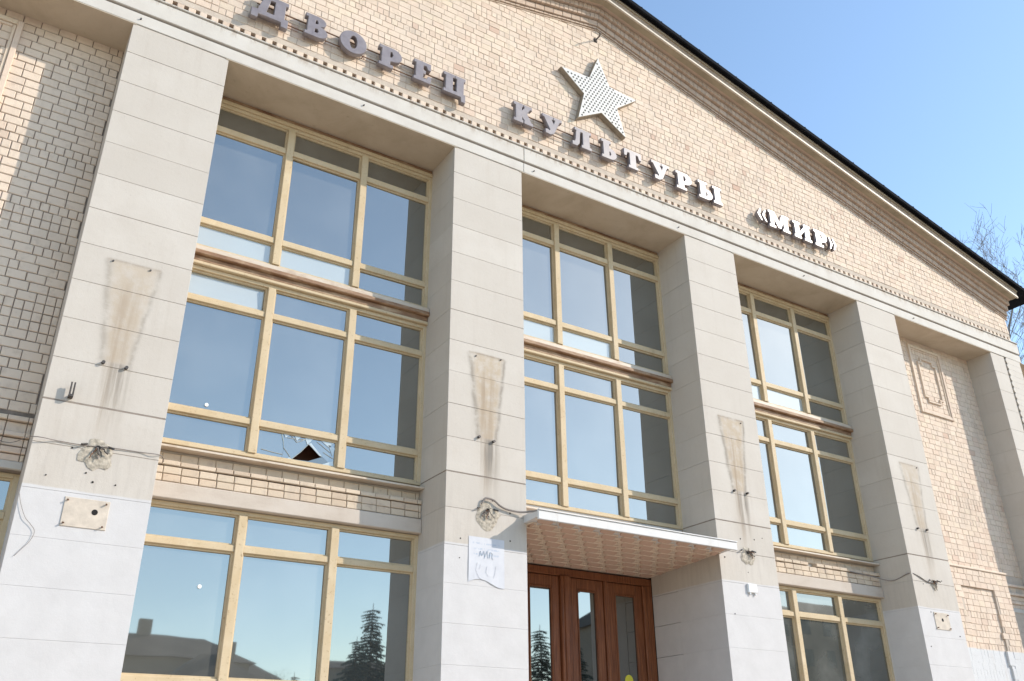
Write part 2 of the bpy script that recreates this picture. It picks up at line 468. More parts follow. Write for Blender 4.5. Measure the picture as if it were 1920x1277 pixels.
# toothed brick strip on the corner pillar
qs = MB()
n = 0
z = HT - .002
while z > .2:
    qs.prism([(25.50, z - .188), (24.80, z - .188), (24.762, z - .15), (24.742, z - .095), (24.762, z - .04), (24.80, z - .002), (25.50, z - .002)], -.012, .4)
    z -= .19; n += 1
corner = MB().box(24.70, 25.49, .05, 1.25, 0, HT).build('corner_pier', 'mortar', bld)
qs.build('quoin_strip', 'stone', corner, True)

# entablature
BOLTS = (-3.1, .09, 4.05, 7.85, 11.82, 16.0, 20.4)
ent = MB()
ent.cbox(XL - .2, 9.0 * 0 + 7.60, -.018, 1.3, HT + .001, 12.915, .008)
ent.cbox(7.606, 25.60, -.018, 1.3, HT + .001, 12.915, .008)
e0 = ent.build('entablature', 'concrete', bld)
MB().box(XL - .2, 25.58, .03, 1.29, 12.916, 12.954).build('groove', 'hole_black', e0)
up_ = MB()
up_.cbox(XL - .2, 7.601, -.034, 1.3, 12.955, 13.30, .01)
up_.cbox(7.609, 25.61, -.034, 1.3, 12.955, 13.30, .01)
up_.build('upper_fascia', 'concrete', e0)
MB().cbox(XL - .2, 25.62, -.062, 1.28, 13.302, 13.336, .008).build('ledge', 'concrete', e0)
MB().box(XL, XR, .13, .3, 13.337, 13.486).build('recess_back', 'mortar_dark', e0)
for bx in BOLTS: MB().tube([(bx, .0, 12.80), (bx, -.05, 12.795)], .014, 6).build('anchor_bolt', 'steel_dark', e0)
st = MB()
x = XL + .05
while x < 25.45:
    st.cbox(x + random.uniform(-.004, .004), x + .118 + random.uniform(-.005, .005), random.uniform(-.004, .004), .13, 13.338, 13.482 + random.uniform(-.004, .004), .008)
    x += .193
st.build('dentil_course', 'brick', e0, True)
# soffits over the bays
for kx in range(-1, 5):
    xa, xb = kx * 6 + 1.56, kx * 6 + 6.0
    MB().box(xa - .05, xb + .05, -.012, 1.28, HT - .012, HT - .0005).build('bay_soffit', 'plaster', bld)

# ---- brick fields
def courses(x0, x1, z0, z1, ch=.15, jt=.0085, seed=1):
    rnd = random.Random(seed)
    out = []; z = z1; i = 0
    while z - ch >= z0 - 1e-6:
        kind = rnd.random()
        x = x0 - rnd.choice((0, .065, .13, .195)); run = 0
        row = []
        while x < x1:
            if kind < .17: wd = .13
            else:
                if run > 0: wd = .13; run -= 1
                elif rnd.random() < .12: wd = .13; run = rnd.choice((0, 1, 2))
                else: wd = .26
            a, b = max(x, x0), min(x + wd, x1)
            if b - a > .04: row.append((a + jt * .5, b - jt * .5))
            x += wd
        out.append((z - ch + jt, z, row))
        z -= ch; i += 1
    return out
rb = random.Random(5)
def place_brick(mb, a, b, za, zb, y, dep=.06, cl=.007, ch=.011):
    s = .0022
    mb.cbox(a + rb.uniform(-s, s), b + rb.uniform(-s, s), y + rb.uniform(-.004, .005), y + dep, za + rb.uniform(-s, s), zb + rb.uniform(-s, s), rb.uniform(cl, ch), jit=.0022)

# left end bay: these bricks show largest in the photograph, so each is an object
wl = MB().box(-4.5, .05, WB + .016, WB + .3, 5.96, HT).build('brick_wall', 'mortar_dark', bld)
rest = MB(); cnt = 0
FR0 = (-2.95, -1.49, 10.43, 12.5)
allb = []
for za, zb, row in courses(-4.44, 0, 6.02, HT - .0, jt=.011, seed=3):
    for a, b in row: allb.append((a, b, za, zb))
allb.sort(key=lambda q: -q[1] + (0 if q[2] > 6.2 else 1))
for i, (a, b, za, zb) in enumerate(allb):
    xv = -.607 - (.45 * 0)
    vis = b > -1.95 and b > -1.95 + (12.3 - za) * .17
    if vis and cnt < 270:
        m = MB(); place_brick(m, a, b, za, zb, WB); m.build('brick', 'brick', wl); cnt += 1
    else: place_brick(rest, a, b, za, zb, WB)
rest.build('brick_field', 'brick', wl, True)
# moulded brick frames on the end-bay walls
def frame_panel(parent, xc, y):
    m = MB()
    def ring(xa, xb, za, zb, wd, pr):
        m.cbox(xa, xa + wd, y - pr, y + .02, za, zb, .008); m.cbox(xb - wd, xb, y - pr, y + .02, za, zb, .008)
        m.cbox(xa + wd + .002, xb - wd - .002, y - pr, y + .02, zb - wd, zb, .008); m.cbox(xa + wd + .002, xb - wd - .002, y - pr, y + .02, za, za + wd, .008)
    ring(xc - .73, xc + .73, 10.43, 12.50, .085, .05)
    ring(xc - .64, xc + .64, 10.52, 12.41, .05, .025)
    # inner frame with stepped corners
    xa, xb, za, zb, s, wd, pr = xc - .42, xc + .42, 10.80, 12.16, .13, .05, .045
    segs = [(xa, xa + wd, za + s, zb - s), (xb - wd, xb, za + s, zb - s), (xa + s, xb - s, za, za + wd), (xa + s, xb - s, zb - wd, zb)]
    for q in segs: m.cbox(q[0], q[1], y - pr, y + .02, q[2], q[3], .008)
    for sx in (0, 1):
        for sz in (0, 1):
            X = xa if sx == 0 else xb; Zz = za if sz == 0 else zb
            dx = 1 if sx == 0 else -1; dz = 1 if sz == 0 else -1
            p = sorted((X + dx * wd, X + dx * (s + wd))); q = sorted((Zz + dz * s, Zz + dz * (s + wd)))
            m.cbox(p[0] + .001, p[1], y - pr, y + .02, q[0], q[1], .006)
            p2 = sorted((X + dx * s, X + dx * (s + wd))); q2 = sorted((Zz + dz * wd, Zz + dz * s))
            m.cbox(p2[0], p2[1], y - pr, y + .02, q2[0] + .001, q2[1] - .001, .006)
    m.build('brick_frame', 'brick', parent, True)
frame_panel(wl, -2.22, WB)
# right end bay
wr = MB().box(19.5, 24.05, WB + .010, WB + .3, 0, HT).build('brick_wall', 'mortar_light', bld)
f = MB()
for za, zb, row in courses(19.56, 24.0, 6.2, HT, seed=11):
    for a, b in row: place_brick(f, a, b, za, zb, WB, .06, .003, .006)
f.build('brick_field', 'brick', wr, True)
frame_panel(wr, 21.78, WB)
# lower, slightly projecting brick pier with a sunk panel for a poster
PY = .66
pier = MB().box(19.57, 20.948, PY + .012, WB + .009, 0, 6.2).box(22.362, 23.05, PY + .012, WB + .009, 0, 6.2).box(20.949, 22.361, PY + .012, WB + .009, 5.83, 6.2).box(20.949, 22.361, PY + .068, WB + .009, 0, 5.829).build('brick_pier', 'mortar_light', bld)
f = MB()
for za, zb, row in courses(19.56, 23.06, .3, 6.2, seed=13):
    for a, b in row:
        zc = (za + zb) / 2; xc = (a + b) / 2
        sunk = 20.95 < xc < 22.36 and zc < 5.82
        if zb < 4.27: a -= .0025; b += .0025; za -= .0025; zb += .0025
        if zb < 4.27:
            f.cbox(a, b, PY + (.055 if sunk else 0) + rb.uniform(-.0008, .0008), PY + (.08 if sunk else .06), za, zb, .0012)
            continue
        place_brick(f, a, b, za, zb, PY + (.055 if sunk else 0), .06 if not sunk else .025, .003, .006)
f.build('brick_field', 'brick', pier, True)
MB().cbox(19.56, 23.07, PY - .03, WB, 6.205, 6.26, .01).build('cap_course', 'brick', pier)

# tympanum
ty = MB().prism([(XL, 13.487), (XR, 13.487), (XR, rake(XR) + .05), (CX, Z0 + .05), (XL, rake(XL) + .05)], .011, .35).build('gable_wall', 'mortar_light', bld)
f = MB()
for za, zb, row in courses(XL, XR, 13.49, 18.4, seed=21):
    for a, b in row:
        if zb < rake((a + b) / 2) - .3: place_brick(f, a, b, za, zb, 0.0, .06, .003, .007)
f.build('brick_field', 'brick', ty, True)

# raking cornice: four corbelled courses, soffit, fascia, trim, roof
def rk(dx0, dx1, y0, y1, h0, h1, mb, chamf=.006, jit=0.0, sides=(-1, 1)):
    for sd_ in sides:
        xa, xb = sorted((CX + sd_ * dx0, CX + sd_ * dx1))
        mb.cbox(xa, xb, y0, y1, h0, h1, chamf, fn=lambda x, y, z: (x, y, z + rake(x)), jit=jit)
corn = MB()
LEN = 15.70
CB = [(-.018, -.600, .035), (-.034, -.545, .055), (-.07, -.482, .155), (-.14, -.322, .155), (-.21, -.162, .157)]
for i, (yy, h0, hh) in enumerate(CB):
    d = .002; wd = .13 if i in (1, 3, 4) else .26
    while d < LEN:
        rk(d + .005, min(d + wd - .005, LEN), yy + random.uniform(-.004, .004), .02, h0 + .004, h0 + hh - .004, corn, .006 if i > 1 else .003, .002)
        d += wd
ck = MB()
for yy, h0, hh in CB: rk(0, LEN - .01, yy + .010, .018, h0 + .006, h0 + hh + .003, ck, .001)
cor = ck.build('raking_cornice', 'mortar', bld)
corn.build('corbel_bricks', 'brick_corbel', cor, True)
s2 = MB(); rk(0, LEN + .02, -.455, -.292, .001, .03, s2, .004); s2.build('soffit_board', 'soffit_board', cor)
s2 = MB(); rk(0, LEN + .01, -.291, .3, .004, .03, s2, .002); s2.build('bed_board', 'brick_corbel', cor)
s2 = MB(); rk(0, LEN + .05, -.50, -.457, -.012, .05, s2, .006); s2.build('trim', 'trim_white', cor)
s2 = MB(); rk(0, LEN + .05, -.485, -.44, .052, .325, s2, .006); s2.build('fascia', 'fascia_board', cor)
s2 = MB(); rk(0, LEN + .06, -.52, -.44, .2, .235, s2, .006); s2.build('fascia_cap', 'soffit_board', cor)
rf = MB()
rk(0, LEN + .9, -.60, 38, .335, .385, rf, .004); rk(0, LEN + .9, -.64, -.601, .275, .390, rf, .006)
roof = rf.build('roof', 'roof_sheet', bld)
rr = MB()
d = .35
while d < LEN + .8:
    rk(d, d + .035, -.63, 38, .397, .42 + random.uniform(0, .012), rr, .003); d += .62
rr.build('roof_seams', 'roof_sheet', roof, True)
# the rest of the building's body
body = MB()
body.box(XL - .05, XL + .3, .4, 38, 0, rake(XL)); body.box(XR - .3, XR, 1.3, 38, 0, rake(XR)); body.box(XL, XR, 37.7, 38, 0, rake(XL))
body.build('side_walls', 'brick', bld)
MB().box(XL + .4, XR - .4, 2.6, 2.7, 0, 17.0 - 4).build('interior_wall', 'interior', bld)

# ---- windows
GY = 1.0
def bar(name, x0, x1, z0, z1, parent, y0=.905, y1=1.03, mat='cream_paint'):
    return MB().cbox(x0, x1, y0, y1, z0, z1, .008).build(name, mat, parent)
prng = random.Random(17)
def pane(x0, x1, z0, z1, parent, mat='glass', tilt=None):
    hw, hh = (x1 - x0) / 2, (z1 - z0) / 2
    m = MB().box(-hw, hw, -.004, .004, -hh, hh)
    o = m.build('pane', mat, parent)
    o.location = ((x0 + x1) / 2, GY, (z0 + z1) / 2)
    a = tilt if tilt is not None else prng.uniform(-.5, .5)
    o.rotation_euler = (R(a), 0, R(prng.uniform(-.5, .5)))
    return o
def window(x0, z0, z1, tz, mats, skip=(), wide=4.44, cols=None, sill=None):
    """three-light window: frame, two mullions, transoms at tz, one pane each"""
    x1 = x0 + wide
    fr = MB()
    fr.cbox(x0 - .01, x0 + .065, .925, 1.03, z0, z1, .006); fr.cbox(x1 - .065, x1 + .01, .925, 1.03, z0, z1, .006)
    fr.cbox(x0 + .066, x1 - .066, .925, 1.03, z1 - .065, z1, .006); fr.cbox(x0 + .066, x1 - .066, .925, 1.03, z0, z0 + .06, .006)
    wdw = fr.build('window', 'cream_paint', bld)
    lite = MB(); s_ = .028
    cs = [(x0 + .065, x0 + 1.43), (x0 + 1.56, x0 + 2.905), (x0 + 3.035, x1 - .065)] if cols is None else cols
    for (a, b), (c2, d2) in zip(cs[:-1], cs[1:]): bar('mullion', b, c2, z0 + .061, z1 - .066, wdw, .90)
    zs = [z0 + .06] + [v for t in tz for v in t] + [z1 - .065]
    for ci, (a, b) in enumerate(cs):
        for t in tz: bar('transom', a + .001, b - .001, t[0], t[1], wdw, .925)
        for ri in range(0, len(zs), 2):
            za, zb = zs[ri], zs[ri + 1]
            key = (ci, ri // 2)
            # thin inner sash lip
            lite.box(a, a + s_, .965, 1.02, za + .001, zb - .001); lite.box(b - s_, b, .965, 1.02, za + .001, zb - .001)
            lite.box(a + s_ + .001, b - s_ - .001, .965, 1.02, zb - s_, zb - .001); lite.box(a + s_ + .001, b - s_ - .001, .965, 1.02, za + .001, za + s_)
            if key in skip: continue
            pane(a + .012, b - .012, za + .012, zb - .012, wdw, mats.get(key, 'glass'))
    lite.build('sash', 'cream_paint', wdw)
    return wdw, cs, zs
def ledge(x0, x1):
    """moulded rusty ledge between the top and the middle window"""
    m = MB()
    m.cbox(x0 + .005, x1 - .002, .83, 1.04, 9.365, 9.455, .012)
    l = m.build('window_ledge', 'sill_sheet', bld)
    MB().cbox(x0 + .005, x1 - .002, .80, 1.03, 9.285, 9.364, .012).build('ledge_moulding', 'rusty_ochre', l)
    MB().cbox(x0 + .006, x1 - .003, .875, 1.03, 9.185, 9.284, .01).build('ledge_board', 'rusty_ochre', l)
    MB().cbox(x0 + .006, x1 - .003, .86, 1.03, 9.125, 9.184, .01).build('ledge_bead', 'cream_paint', l)
for bay in (0, 1, 2):
    x0 = bay * 6 + 1.56; x1 = x0 + 4.44
    hb = MB().cbox(x0 + .002, x1 - .002, .895, 1.05, 12.50, 12.575, .01).build('head_board', 'cream_paint', bld)
    MB().cbox(x0 + .002, x1 - .002, .93, 1.05, 12.576, 12.665, .01).build('head_strip', 'rusty_ochre', hb)
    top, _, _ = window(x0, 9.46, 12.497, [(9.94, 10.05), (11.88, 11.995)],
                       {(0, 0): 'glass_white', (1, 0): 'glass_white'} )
    skip = {(1, 0), (0, 2)} if bay == 0 else set()
    mid_, cs, zs = window(x0, 6.06, 9.122, [(6.58, 6.68), (8.49, 8.59)], {}, skip)
    ledge(x0, x1)
    if bay == 0:
        # hopper light swung inwards
        a, b = cs[0]; za, zb = zs[4], zs[5]
        MB().box(a + .03, b - .03, 1.03, 1.05, za, zb).build('blind', 'glass_white', mid_)
        hop = MB().box(-.62, .56, -.012, .012, 0, .40).build('hopper_light', 'glass_white', mid_)
        hop.location = ((a + b) / 2, 1.00, za + .02); hop.rotation_euler = (R(-5), 0, 0)
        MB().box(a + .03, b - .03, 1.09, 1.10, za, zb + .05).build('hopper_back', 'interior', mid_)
        # broken pane: shards round a hole
        a, b = cs[1]; za, zb = zs[0], zs[1]
        A, B, Cc, Dd = (a, za), (b, za), (b, zb), (a, zb)
        apex = (a + .86, za + .335); hl = (a + .60, za + .035); hr = (a + 1.11, za + .16); hm = (a + .88, za + .05)
        shards = [[Dd, A, (a + .44, za), (a + .46, za + .2), (a + .40, zb)], [(a + .40, zb), (a + .46, za + .2), (a + .44, za), (a + .52, za), hl, (a + .70, za + .14), apex, (a + .82, zb)],
                  [(a + .82, zb), apex, (a + 1.0, za + .25), hr, B, Cc], [(a + .52, za), B, hr, hm, hl]]
        for q, sh in enumerate(shards):
            xm = sum(p[0] for p in sh) / len(sh); zm = sum(p[1] for p in sh) / len(sh)
            m = MB().prism([(xm + (p[0] - xm) * .992, zm + (p[1] - zm) * .988) for p in sh], GY - .004 - .0015 * q, GY + .003 - .0015 * q)
            m.build('glass_shard', ('glass', 'glass', 'glass', 'glass_dusty')[q], mid_)
        cr = MB()
        for p0, p1 in (((a + .40, zb - .02), (a + .46, za + .2)), ((a + .46, za + .2), hl), ((a + .82, zb), apex), (apex, hl), (apex, hr), ((a + .5, zb - .08), (a + .8, zb - .06)), ((a + .1, za + .12), (a + .45, za + .09)),
                       ((a + 1.0, zb - .06), (a + 1.25, za + .25)), ((a + 1.12, zb - .22), (a + 1.3, za + .16)), ((a + .5, za + .02), (a + 1.28, za + .03)), (hl, (a + .95, za + .03)), ((a + .55, zb - .03), (a + .66, zb - .13)), ((a + .66, zb - .13), (a + .82, zb - .03))):
            cr.tube([(p0[0], GY - .012, p0[1]), ((p0[0] + p1[0]) / 2 + .01, GY - .012, (p0[1] + p1[1]) / 2 - .006), (p1[0], GY - .012, p1[1])], .006, 4)
        for sp in (((a + .42, zb), (a + .56, zb), (a + .47, zb - .09)), ((a + .60, zb), (a + .74, zb), (a + .66, zb - .11)), ((a + .78, zb), (a + .95, zb), (a + .84, zb - .14)), ((a + 1.02, zb), (a + 1.31, zb), (a + 1.22, zb - .13)),
                   ((a + .5, za), (a + .66, za), (a + .56, za + .06)), ((a + 1.05, za), (a + 1.32, za), (a + 1.30, za + .12)), (apex, (a + .9, za + .36), hr, (a + 1.06, za + .17)), ((a + 1.2, za + .38), (a + 1.32, za + .34), (a + 1.28, za + .20))):
            cr.prism(sp, GY - .016, GY - .0125)
        cr.build('crack_edges', 'glass_white', mid_)
        MB().box(a + .2, b + .1, 1.35, 1.37, za - .1, zb + .3).build('inner_board', 'interior_board', mid_)
        MB().disc(2.29, 6.79, .030, GY - .016, GY - .006, 10).build('glint_disc', 'plastic_white', mid_)  # white disc standing in for a bright glint on the glass
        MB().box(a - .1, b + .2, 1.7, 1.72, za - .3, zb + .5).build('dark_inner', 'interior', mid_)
    if bay != 1:
        # sill sheet, brick band and lintel under the middle window
        band = MB().box(x0 + .001, x1 - .001, .962, 1.05, 5.20, 5.95).build('spandrel', 'mortar_pale', bld)
        m = MB().add([(x0 + .004, .76, 5.955), (x1 - .004, .76, 5.955), (x1 - .004, .76, 5.985), (x0 + .004, .76, 5.985), (x0 + .004, 1.04, 5.955), (x1 - .004, 1.04, 5.955), (x1 - .004, 1.04, 6.058), (x0 + .004, 1.04, 6.058)],
                     [(0, 1, 2, 3), (0, 4, 5, 1), (3, 2, 6, 7), (0, 3, 7, 4), (1, 5, 6, 2), (4, 7, 6, 5)])
        m.build('window_sill', 'sill_sheet', band)
        brs = []
        rq = random.Random(30 + bay)
        def rowb(za, zb, y, wd, miss=0.0):
            x = x0 - rq.uniform(0, .1)
            while x < x1:
                aa, bb = max(x, x0 + .004), min(x + wd, x1 - .004)
                if bb - aa > .03 and rq.random() > miss: brs.append((aa + .004, bb - .004, za, zb, y))
                x += wd
        rowb(5.782, 5.915, .935, .26); rowb(5.70, 5.768, .815, .26, .03 if bay == 2 else 0)
        rowb(5.575, 5.682, .835, .26); rowb(5.462, 5.568, .838, .26)
        jf = MB()
        for q in brs:
            if bay == 0 and cnt < 300 and q[4] > .9:
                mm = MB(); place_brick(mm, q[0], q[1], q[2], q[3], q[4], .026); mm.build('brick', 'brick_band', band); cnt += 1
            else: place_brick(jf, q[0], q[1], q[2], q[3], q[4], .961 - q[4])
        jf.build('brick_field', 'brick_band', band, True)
        MB().cbox(x0 + .003, x1 - .003, .805, .951, 5.205, 5.445, .012).build('lintel', 'lintel_concrete', band)
        dm = {}
        if bay == 2: dm = {(c0, r0): 'glass_dusty' for c0 in range(3) for r0 in range(3)}
        low_, _, _ = window(x0, 1.0, 5.198, [(2.72, 2.82), (4.58, 4.675)], dm)
        if bay == 0: MB().disc(2.58, 4.05, .030, GY - .016, GY - .006, 10).build('glint_disc', 'plastic_white', low_)  # another glint of the pane, put in as a white disc
        MB().cbox(x0 + .002, x1 - .002, .80, 1.05, 0, .99, .01).build('plinth_wall', 'grey_plaster', bld)
# side windows of the end bays, with corniced brick heads
for (xa, xb) in ((-1.1, 0.0), (23.07, 24.0)):
    hd = MB().box(xa, xb - .002, .80, 1.05, 5.28, 6.015).build('window_head', 'mortar', bld)
    j = MB()
    for za, zb, y in ((5.945, 6.01, .70), (5.80, 5.935, .76), (5.72, 5.785, .69), (5.60, 5.705, .74), (5.50, 5.585, .72), (5.40, 5.49, .75)):
        x = xa
        while x < xb - .03:
            bb = min(x + .26, xb - .003); place_brick(j, x + .004, bb - .004, za, zb, y, .80 - y); x += .26
    j.build('brick_field', 'brick', hd, True)
    MB().cbox(xa, xb - .003, .74, .80, 5.285, 5.395, .01).build('lintel', 'concrete', hd)
    window(xa, 1.0, 5.278, [(4.66, 4.76)], {}, wide=xb - xa, cols=[(xa + .065, xb - .065)])
    if xa < 0: MB().box(-4.44, xa - .002, WB, WB + .3, 0, 5.955).build('lower_wall', 'brick', bld)

# ---- entrance: doors, reveal, canopy
DY = 2.03
dw = MB()
dw.cbox(7.562, 11.998, DY + .0, DY + .12, 5.095, 5.24, .01); dw.cbox(7.562, 7.70, DY, DY + .12, .9, 5.094, .01); dw.cbox(11.84, 11.998, DY, DY + .12, .9, 5.094, .01)
dset = dw.build('entrance_doors', 'varnished_wood', bld)
MB().cbox(9.655, 9.90, DY - .05, DY + .1, .9, 5.093, .02).build('door_post', 'varnished_wood', dset)
MB().cbox(9.72, 9.835, DY - .075, DY - .051, .9, 5.09, .01).build('post_moulding', 'varnished_wood', dset)
def leaf(xa, xb):
    l = MB(); st_ = .17
    l.cbox(xa, xa + st_, DY + .02, DY + .08, .92, 5.085, .012); l.cbox(xb - st_, xb, DY + .02, DY + .08, .92, 5.085, .012)
    l.cbox(xa + st_ + .001, xb - st_ - .001, DY + .02, DY + .08, 4.87, 5.085, .012); l.cbox(xa + st_ + .001, xb - st_ - .001, DY + .02, DY + .08, .92, 1.7, .012)
    for q in (.03, .06):
        pass
    o = l.build('door', 'varnished_wood', dset)
    a, b = xa + st_, xb - st_
    MB().box(a - .01, b + .01, DY + .05, DY + .058, 1.68, 4.89).build('door_glass', 'door_glass', o)
    m = MB(); t = .03
    m.cbox(a, a + t, DY + .005, DY + .049, 1.7, 4.87, .01); m.cbox(b - t, b, DY + .005, DY + .049, 1.7, 4.87, .01); m.cbox(a + t, b - t, DY + .005, DY + .049, 4.84, 4.87, .01)
    m.build('glazing_bead', 'varnished_wood', o)
    hx = xb - .085
    MB().tube([(hx, DY - .03, 1.9), (hx, DY - .07, 1.95), (hx, DY - .07, 2.35), (hx, DY - .03, 2.4)], .016, 6).build('handle', 'steel_dark', o)
    return o
lv = [leaf(7.71, 8.62), leaf(8.77, 9.65), leaf(9.905, 10.73), leaf(10.845, 11.735)]
MB().cbox(10.735, 10.84, DY - .02, DY + .07, .92, 5.09, .015).build('meeting_stile', 'varnished_wood', dset)
MB().cbox(8.625, 8.765, DY - .02, DY + .07, .92, 5.09, .015).build('meeting_stile', 'varnished_wood', dset)
MB().cbox(11.74, 11.838, DY - .02, DY + .07, .92, 5.09, .015).build('meeting_stile', 'varnished_wood', dset)
stk = MB().disc(11.29, 3.24, .10, DY + .044, DY + .0495, 18).build('door_sticker', 'yellow', lv[3])
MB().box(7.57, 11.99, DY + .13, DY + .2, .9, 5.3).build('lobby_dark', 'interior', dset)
MB().box(7.57, 11.99, -1.2, DY, 0.02, .9).build('entrance_landing', 'paving', bld)
# canopy with relief tiles underneath
CFY = -.45
def cz(y): return 5.392 - (y - CFY) * .0605
can = MB().add([(7.50, CFY + .03, cz(CFY) + .03), (12.03, CFY + .03, cz(CFY) + .03), (12.03, -.004, cz(0) + .03), (7.50, -.004, cz(0) + .03),
                (7.50, CFY + .03, 5.51), (12.03, CFY + .03, 5.51), (12.03, -.004, 5.53), (7.50, -.004, 5.53)],
               [(0, 1, 2, 3), (4, 7, 6, 5), (0, 4, 5, 1), (1, 5, 6, 2), (2, 6, 7, 3), (3, 7, 4, 0)]).build('canopy', 'grey_plaster', bld)
MB().add([(7.562, -.003, cz(0) + .03), (11.998, -.003, cz(0) + .03), (11.998, DY + .1, cz(DY) + .03), (7.562, DY + .1, cz(DY) + .03),
          (7.562, -.003, 5.53), (11.998, -.003, 5.53), (11.998, DY + .1, 5.62), (7.562, DY + .1, 5.62)],
         [(0, 1, 2, 3), (4, 7, 6, 5), (0, 4, 5, 1), (1, 5, 6, 2), (2, 6, 7, 3), (3, 7, 4, 0)]).build('canopy_slab', 'tile_ridge', can)
MB().cbox(7.495, 12.035, CFY - .012, CFY + .028, 5.372, 5.525, .008).build('canopy_fascia', 'fascia_white', can)
MB().box(7.496, 12.034, CFY - .03, CFY + .04, 5.526, 5.542).build('canopy_flashing', 'white_paint', can)
MB().box(x0 - 12 + 1.0 if False else 7.563, 11.997, .96, 1.05, 5.625, 6.058).build('apron_wall', 'grey_plaster', can)
MB().add([(7.566, .84, 5.955), (11.994, .84, 5.955), (11.994, .84, 5.985), (7.566, .84, 5.985), (7.566, 1.04, 5.955), (11.994, 1.04, 5.955), (11.994, 1.04, 6.057), (7.566, 1.04, 6.057)],
         [(0, 1, 2, 3), (0, 4, 5, 1), (3, 2, 6, 7), (0, 3, 7, 4), (1, 5, 6, 2), (4, 7, 6, 5)]).build('window_sill', 'sill_sheet', can)
# tiles: staggered lozenges, each a raised wedge
TW, TD = .44, .265
ntile = 0; jj = 0
rdg = MB()
y = CFY + .035
while y < DY - .1:
    off = (jj % 2) * TW * .5
    x = 7.53 - off
    while x < 12.0:
        a, b = x + .03, x + TW - .02
        lo, hi = (7.515, 12.015) if y + TD < 0 else (7.575, 11.985)
        if b > lo + .08 and a < hi - .08:
            a, b = max(a, lo), min(b, hi)
            ya, yb = y + .022, min(y + TD - .012, DY - .01)
            ya, yb = ya + .02, yb - .02; a, b = a + .02, b - .02
            sk = min(.07, (b - a) * .4)
            v = [(a, ya), (b - sk, ya), (b, ya * .4 + yb * .6), (b - .01, yb), (a + sk, yb), (a + .01, ya * .6 + yb * .4)]
            top = [(p[0], p[1], cz(p[1]) + .031) for p in v]
            hgt = [.002, .004, .016, .030, .026, .010]
            low = [(p[0] + (.018 if i in (0, 5, 4) else -.018), p[1] + (.014 if i < 2 else -.010), cz(p[1]) + .028 - hgt[i]) for i, p in enumerate(v)]
            m = MB().add(top + low, [tuple(range(6)), tuple(range(11, 5, -1))] + [(i, (i + 1) % 6, (i + 1) % 6 + 6, i + 6) for i in range(6)])
            m.build('soffit_tile', 'tile_red', can); ntile += 1
            rdg.tube([(v[5][0] - .03, v[5][1] + .01, cz(v[5][1]) + .026), (a - .005, ya - .03, cz(ya) + .020), (b - sk * .9, ya - .03, cz(ya) + .020), (b + .02, v[2][1] - .02, cz(v[2][1]) + .026)], .016, 4)
        x += TW
    y += TD; jj += 1
rdg.build('tile_ridges', 'tile_ridge', can, True)
rebase(bld)

